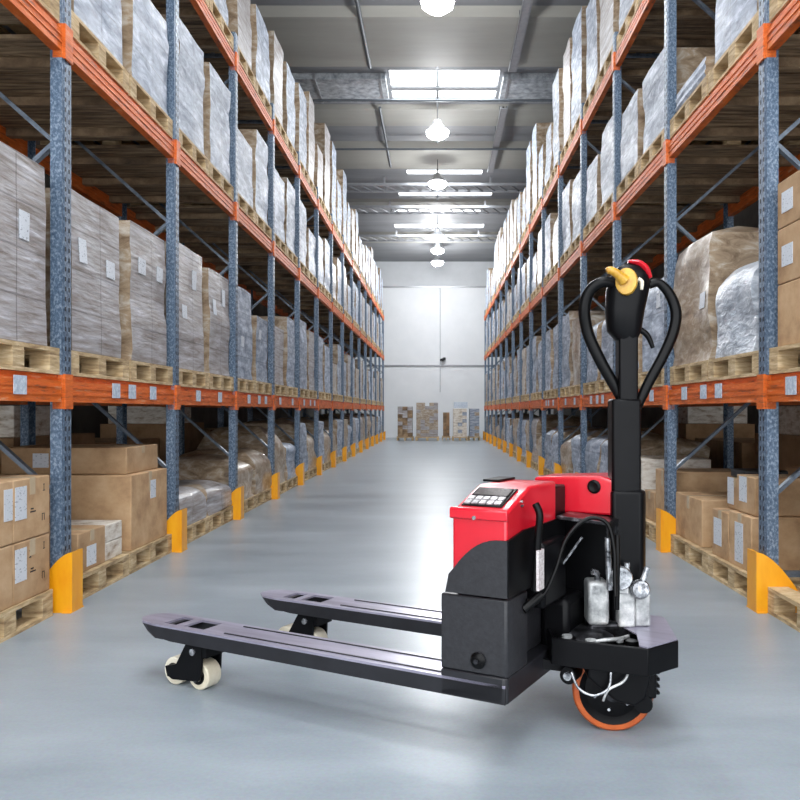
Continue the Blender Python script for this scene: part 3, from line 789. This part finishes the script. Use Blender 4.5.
# dark pillar in the gap and second red cover
MB().box(-.26, -.165, .0, .115, .47, .752).build('gap_pillar', M['black'], T, bevel=.006)
r2 = MB().prism([(-.28, .655), (-.28, .772), (-.05, .785), (.0, .770), (.045, .725), (.045, .700), (.030, .640), (.010, .655)], .118, .29, 'y')
r2o = r2.build('rear_cover', M['red'], T, bevel=.008, seg=3)
MB().lathe([(.003, 0), (.021, 0), (.023, .004), (.016, .010), (.003, .008)], (-.066, .118, .748), (0, -1, 0), 24).build('key_switch', M['rubber'], r2o, smooth=True)
MB().box(-.30, -.02, .13, .28, .23, .655).build('motor_housing', M['black'], T, bevel=.01)
MB().box(-.20, -.12, -.2, .0, .40, .60).build('pump_cover', M['black'], T, bevel=.012)
MB().box(-.20, -.10, -.04, .13, .22, .40).build('pump_block', M['black'], T, bevel=.02)
# grey shelf bracket
sb = MB().prism([(-.155, .655), (-.150, .662), (.02, .650), (.02, .600), (.012, .600), (.012, .640), (-.14, .648)], -.01, .112, 'y').build('shelf_bracket', M['darkmetal'], T, bevel=.002)
MB().cyl((-.06, -.03, .60), (-.13, -.03, .50), .004, 8).build('gas_strut', M['chrome'], T)
# hoses
MB().tube([(-.11, -.30, .73), (-.095, -.305, .70), (-.10, -.305, .64), (-.105, -.305, .56), (-.11, -.305, .48)], .011).build('breather_hose', M['rubber'], T, smooth=True)
MB().box(-.098, -.090, -.325, -.283, .485, .60).build('warning_tag', M['tag'], T)
MB().tube([(-.15, -.27, .44), (-.115, -.23, .45), (-.09, -.19, .52), (-.075, -.13, .61), (-.03, -.07, .665), (.03, -.06, .655), (.055, -.07, .58), (.06, -.08, .50), (.065, -.09, .44)], .0065).build('power_cable', M['rubber'], T, smooth=True)
MB().cyl((-.155, -.285, .415), (-.115, -.24, .455), .014, 12).build('cable_plug', M['rubber'], T, smooth=True)
for q in ((.03, .02, .60, .56), (.045, .0, .61, .40)):
    MB().tube([(q[0], q[1], q[2]), (q[0]+.004, q[1]-.01, .52), (q[0]+.002, q[1]-.01, q[3]-.02)], .008).build('hydraulic_hose', M['rubber'], T, smooth=True)
MB().cyl((.005, .03, .60), (.012, .03, .43), .010, 12).build('lift_rod', M['chrome'], T, smooth=True)
# link arm from chassis to drive unit
MB().bar((-.20, -.12, .215), (-.075, -.06, .20), .05, .03).cyl((-.075, -.12, .185), (-.075, -.02, .185), .026, 20).build('link_arm', M['black'], T)
MB().cyl((-.075, -.127, .185), (-.075, -.119, .185), .013, 16).build('pivot_bolt', M['chrome'], T, smooth=True)

# ---- steered assembly (world axes)
hood = [(.352, 2.47), (.421, 2.435), (.620, 2.353), (.735, 2.44), (.770, 2.70), (.70, 2.76), (.40, 2.74), (.352, 2.66)]
def ringwall(poly, z0, z1, th):
    m = MB(); n = len(poly); cx = sum(p[0] for p in poly)/n; cy = sum(p[1] for p in poly)/n
    inn = [(cx+(x-cx)*(1-th), cy+(y-cy)*(1-th)) for x, y in poly]
    A = [[m.bm.verts.new((x, y, z)) for x, y in pl] for pl, z in ((poly, z0), (poly, z1), (inn, z1), (inn, z0))]
    for r_ in range(4):
        a, b = A[r_], A[(r_+1) % 4]
        for i in range(n): m.bm.faces.new([a[i], a[(i+1) % n], b[(i+1) % n], b[i]])
    return m
ho = wbuild(ringwall(hood, .217, .300, .06), 'wheel_hood', M['black'], bevel=.003)
wbuild(MB().prism([(.60, 2.375), (.62, 2.357), (.732, 2.443), (.766, 2.70), (.70, 2.755), (.64, 2.74), (.60, 2.58), (.622, 2.50)], .300, .304), 'hood_lid', M['forktop'], ho)
wbuild(MB().prism([(.365, 2.48), (.61, 2.38), (.72, 2.45), (.74, 2.70), (.42, 2.72), (.37, 2.64)], .235, .245), 'hood_floor', M['darkmetal'], ho)
# machinery inside the hood
g = MB().lathe([(.01, .0), (.085, 0), (.095, .01), (.095, .03), (.07, .045), (.05, .05), (.01, .05)], (.475, 2.60, .247), (0, 0, 1), 32)
wbuild(g, 'gear_housing', M['darkmetal'], smooth=True)
g = MB()
for (x, y, r_) in ((.405, 2.50, .028), (.53, 2.47, .022), (.60, 2.47, .02)): wbuild(MB().cyl((x, y, .245), (x, y, .292), r_, 18), 'motor_cap', M['rubber'], smooth=True)
g = MB()
for (x, y, r_) in ((.405, 2.50, .016), (.47, 2.45, .018), (.56, 2.46, .012)): g.cyl((x, y, .29), (x, y, .300), r_, 14)
g.tube([(.44, 2.46, .28), (.50, 2.44, .30), (.56, 2.46, .30), (.60, 2.52, .29)], .006)
wbuild(g, 'motor_fitting', M['castsilver'], smooth=True)
# silver valve blocks
a = MB().box(.485, .553, 2.57, 2.66, .31, .45); o = wbuild(a, 'oil_tank', M['castsilver'], bevel=.012, seg=3)
wbuild(MB().tube([(.52, 2.60, .45), (.515, 2.59, .475), (.50, 2.585, .48)], .010), 'filler_cap', M['chrome'], o, smooth=True)
wbuild(MB().box(.49, .62, 2.58, 2.68, .25, .315), 'pump_base', M['darkmetal'], bevel=.01)
a = MB().box(.582, .637, 2.57, 2.66, .304, .43).box(.637, .688, 2.58, 2.66, .304, .41); o = wbuild(a, 'valve_block', M['castsilver'], bevel=.006)
wbuild(MB().lathe([(.004, -.014), (.034, -.014), (.038, -.008), (.038, .008), (.034, .014), (.004, .014)], (.583, 2.55, .468), (0, -1, 0), 28), 'valve_disc', M['chrome'], o, smooth=True)
wbuild(MB().box(.575, .612, 2.552, 2.60, .415, .49), 'valve_neck', M['castsilver'], o, bevel=.004)
wbuild(MB().lathe([(.004, -.022), (.024, -.02), (.031, -.01), (.032, .004), (.026, .018), (.004, .022)], (.645, 2.55, .432), (0, -1, .15), 28), 'solenoid', M['chrome'], o, smooth=True)
for a_, b_ in (((.655, 2.56, .45), (.672, 2.56, .50)), ((.608, 2.57, .485), (.608, 2.57, .512))): wbuild(MB().cyl(a_, b_, .010, 12), 'fitting', M['chrome'], o, smooth=True)
# drive wheel
cx, cy = .552, 2.53; rw = .125
wbuild(MB().lathe([(rw-.02, -.035), (rw-.006, -.035), (rw, -.028), (rw, .028), (rw-.006, .035), (rw-.02, .035)], (cx, cy, rw), (-.12, -1, 0), 48, True), 'drive_wheel', M['tire'], smooth=True)
dw = wbuild(MB().lathe([(.012, .022), (.05, .026), (.085, .018), (rw-.019, .033), (rw-.019, -.033), (.085, -.02), (.012, -.02)], (cx, cy, rw), (-.12, -1, 0), 40), 'wheel_rim', M['black'], smooth=True)
wbuild(MB().cyl((cx-.004, cy-.045, rw), (cx, cy, rw), .03, 20), 'wheel_axle', M['darkmetal'], dw, smooth=True)
for i in range(6):
    an = i*PI/3+.3; g = MB().cyl((cx+.06*math.cos(an)-.003, cy-.030, rw+.06*math.sin(an)), (cx+.06*math.cos(an), cy-.02, rw+.06*math.sin(an)), .005, 8)
    wbuild(g, 'wheel_bolt', M['chrome'], dw, smooth=True)
# gearbox over the wheel and fork bracket
g = MB().prism([(.46, .235), (.455, .19), (.50, .15), (.545, .115), (.60, .10), (.635, .125), (.66, .235)], 2.43, 2.49, 'y').box(.60, .67, 2.44, 2.62, .12, .235)
go = wbuild(g, 'drive_gearbox', M['black'], bevel=.008)
g = MB()
for i in range(5): g.box(.668, .682, 2.45, 2.60, .13+i*.021, .14+i*.021)
wbuild(g, 'cooling_fin', M['black'], go, bevel=.003)
wbuild(MB().cyl((.628, 2.44, .105), (.655, 2.55, .105), .028, 18), 'gearbox_foot', M['black'], go, smooth=True)
wbuild(MB().tube([(.405, 2.42, .21), (.425, 2.41, .165), (.47, 2.405, .145), (.515, 2.41, .165), (.525, 2.42, .215)], .004), 'brake_wire', M['chrome'], smooth=True)
wbuild(MB().tube([(.50, 2.415, .125), (.515, 2.41, .16), (.56, 2.41, .185), (.58, 2.42, .215)], .004), 'sensor_wire', M['castsilver'], smooth=True)
# mast
mx, my = .625, 2.66
g = MB().prism([(mx-.055, my-.05), (mx+.045, my-.05), (mx+.062, my-.02), (mx+.062, my+.05), (mx-.055, my+.05)], .30, .74)
wbuild(g, 'mast_base', M['black'], bevel=.012, seg=3)
g = MB().prism([(mx-.052, my-.035), (mx-.01, my-.045), (mx+.045, my-.035), (mx+.045, my+.04), (mx-.052, my+.04)], .73, 1.04)
wbuild(g, 'mast_column', M['black'], bevel=.008, seg=2)
g = MB().prism([(mx-.028, my-.03), (mx+.004, my-.038), (mx+.036, my-.03), (mx+.036, my+.03), (mx-.028, my+.03)], 1.03, 1.30)
wbuild(g, 'tiller_arm', M['black'], bevel=.006)
# tiller head, lofted oval sections
def loft(secs, n=20, pw=2.6):
    m = MB(); rg = []
    for (x, y, z, rx, ry) in secs:
        ring = []
        for k in range(n):
            a_ = 2*PI*k/n; c_, s_ = math.cos(a_), math.sin(a_)
            ring.append(m.bm.verts.new((x+rx*math.copysign(abs(c_)**(2/pw), c_), y+ry*math.copysign(abs(s_)**(2/pw), s_), z)))
        rg.append(ring)
    for i in range(len(rg)-1):
        for k in range(n): m.bm.faces.new([rg[i][k], rg[i][(k+1) % n], rg[i+1][(k+1) % n], rg[i+1][k]])
    m.bm.faces.new(rg[0]); m.bm.faces.new(rg[-1]); return m
hd = loft([(mx+.002, my, 1.235, .036, .035), (mx-.005, my, 1.265, .055, .045), (mx-.003, my, 1.33, .064, .052), (mx+.006, my, 1.40, .070, .055), (mx+.014, my, 1.445, .066, .052), (mx+.018, my, 1.475, .050, .042), (mx+.020, my, 1.488, .026, .024)])
hdo = wbuild(hd, 'tiller_head', M['black'], smooth=True)
cap = MB().tube([(mx+.005, my-.012, 1.493), (mx+.035, my-.015, 1.487), (mx+.058, my-.018, 1.468), (mx+.076, my-.02, 1.437)], .02, 16, 6, rad=[.012, .022, .025, .014], flatten=(.55, 1.5))
wbuild(cap, 'emergency_button', M['red'], hdo, smooth=True)
# yellow thumb wheel: butterfly
yw = MB().lathe([(.003, -.014), (.030, -.012), (.036, -.002), (.034, .010), (.003, .016)], (mx-.012, my-.065, 1.42), (-.45, -1, .05), 24)
for v in yw.bm.verts: v.co.z = 1.42+(v.co.z-1.42)*1.25
yw.tube([(mx-.022, my-.075, 1.422), (mx-.045, my-.085, 1.440), (mx-.070, my-.09, 1.452), (mx-.082, my-.09, 1.448)], .014, 12, 6, rad=[.02, .015, .013, .009])
wbuild(yw, 'thumb_throttle', M['yellow'], hdo, smooth=True)
wbuild(MB().tube([(mx+.028, my-.052, 1.43), (mx+.040, my-.053, 1.42), (mx+.040, my-.054, 1.395)], .006, rad=[.008, .008, .005]), 'horn_button', M['cream'], hdo, smooth=True)
# handle loops
kx = .00333
def HP(px, py, dy=0): return ((px-437.5)*(my+dy)/800, my+dy, 1-(py-411)*(my+dy)/800)
lo = MB().tube([HP(617, 284, -.03), HP(603, 282, -.03), HP(590, 291, -.02), HP(584.5, 309, -.01), HP(588, 333), HP(600, 360), HP(614, 385), HP(626, 407)], .018, 14, 8, rad=[.016, .018, .019, .020, .020, .020, .019, .016], flatten=(1, .8))
wbuild(lo, 'handle_grip', M['rubber'], smooth=True)
lo = MB().tube([HP(649, 285), HP(659, 283), HP(670, 295), HP(676, 313), HP(673, 333), HP(663, 356), HP(650, 380), HP(637, 407)], .018, 14, 8, rad=[.014, .015, .018, .019, .019, .018, .018, .016], flatten=(1, .8))
wbuild(lo, 'handle_grip', M['rubber'], smooth=True)
wbuild(MB().tube([HP(637, 328), HP(647, 335), HP(653, 348)], .01, rad=[.011, .010, .007]), 'lift_lever', M['rubber'], smooth=True)

# ------------------------------------------------------------------ world, camera
wd = bpy.data.worlds.new('world'); bpy.context.scene.world = wd; wd.use_nodes = True
wd.node_tree.nodes['Background'].inputs[0].default_value = (.93, .96, 1, 1)
wd.node_tree.nodes['Background'].inputs[1].default_value = 2.9
cd = bpy.data.cameras.new('camera'); co = bpy.data.objects.new('camera', cd); C.objects.link(co)
co.location = (0, 0, 1); co.rotation_euler = (PI/2, 0, 0)
cd.sensor_width = 36; cd.lens = 36; cd.shift_x = -37.5/800; cd.shift_y = 11/800
bpy.context.scene.camera = co
vs = bpy.context.scene.view_settings
vs.view_transform = 'Standard'; vs.look = 'None'; vs.gamma = 1; vs.use_curve_mapping = False; vs.exposure = 0.4
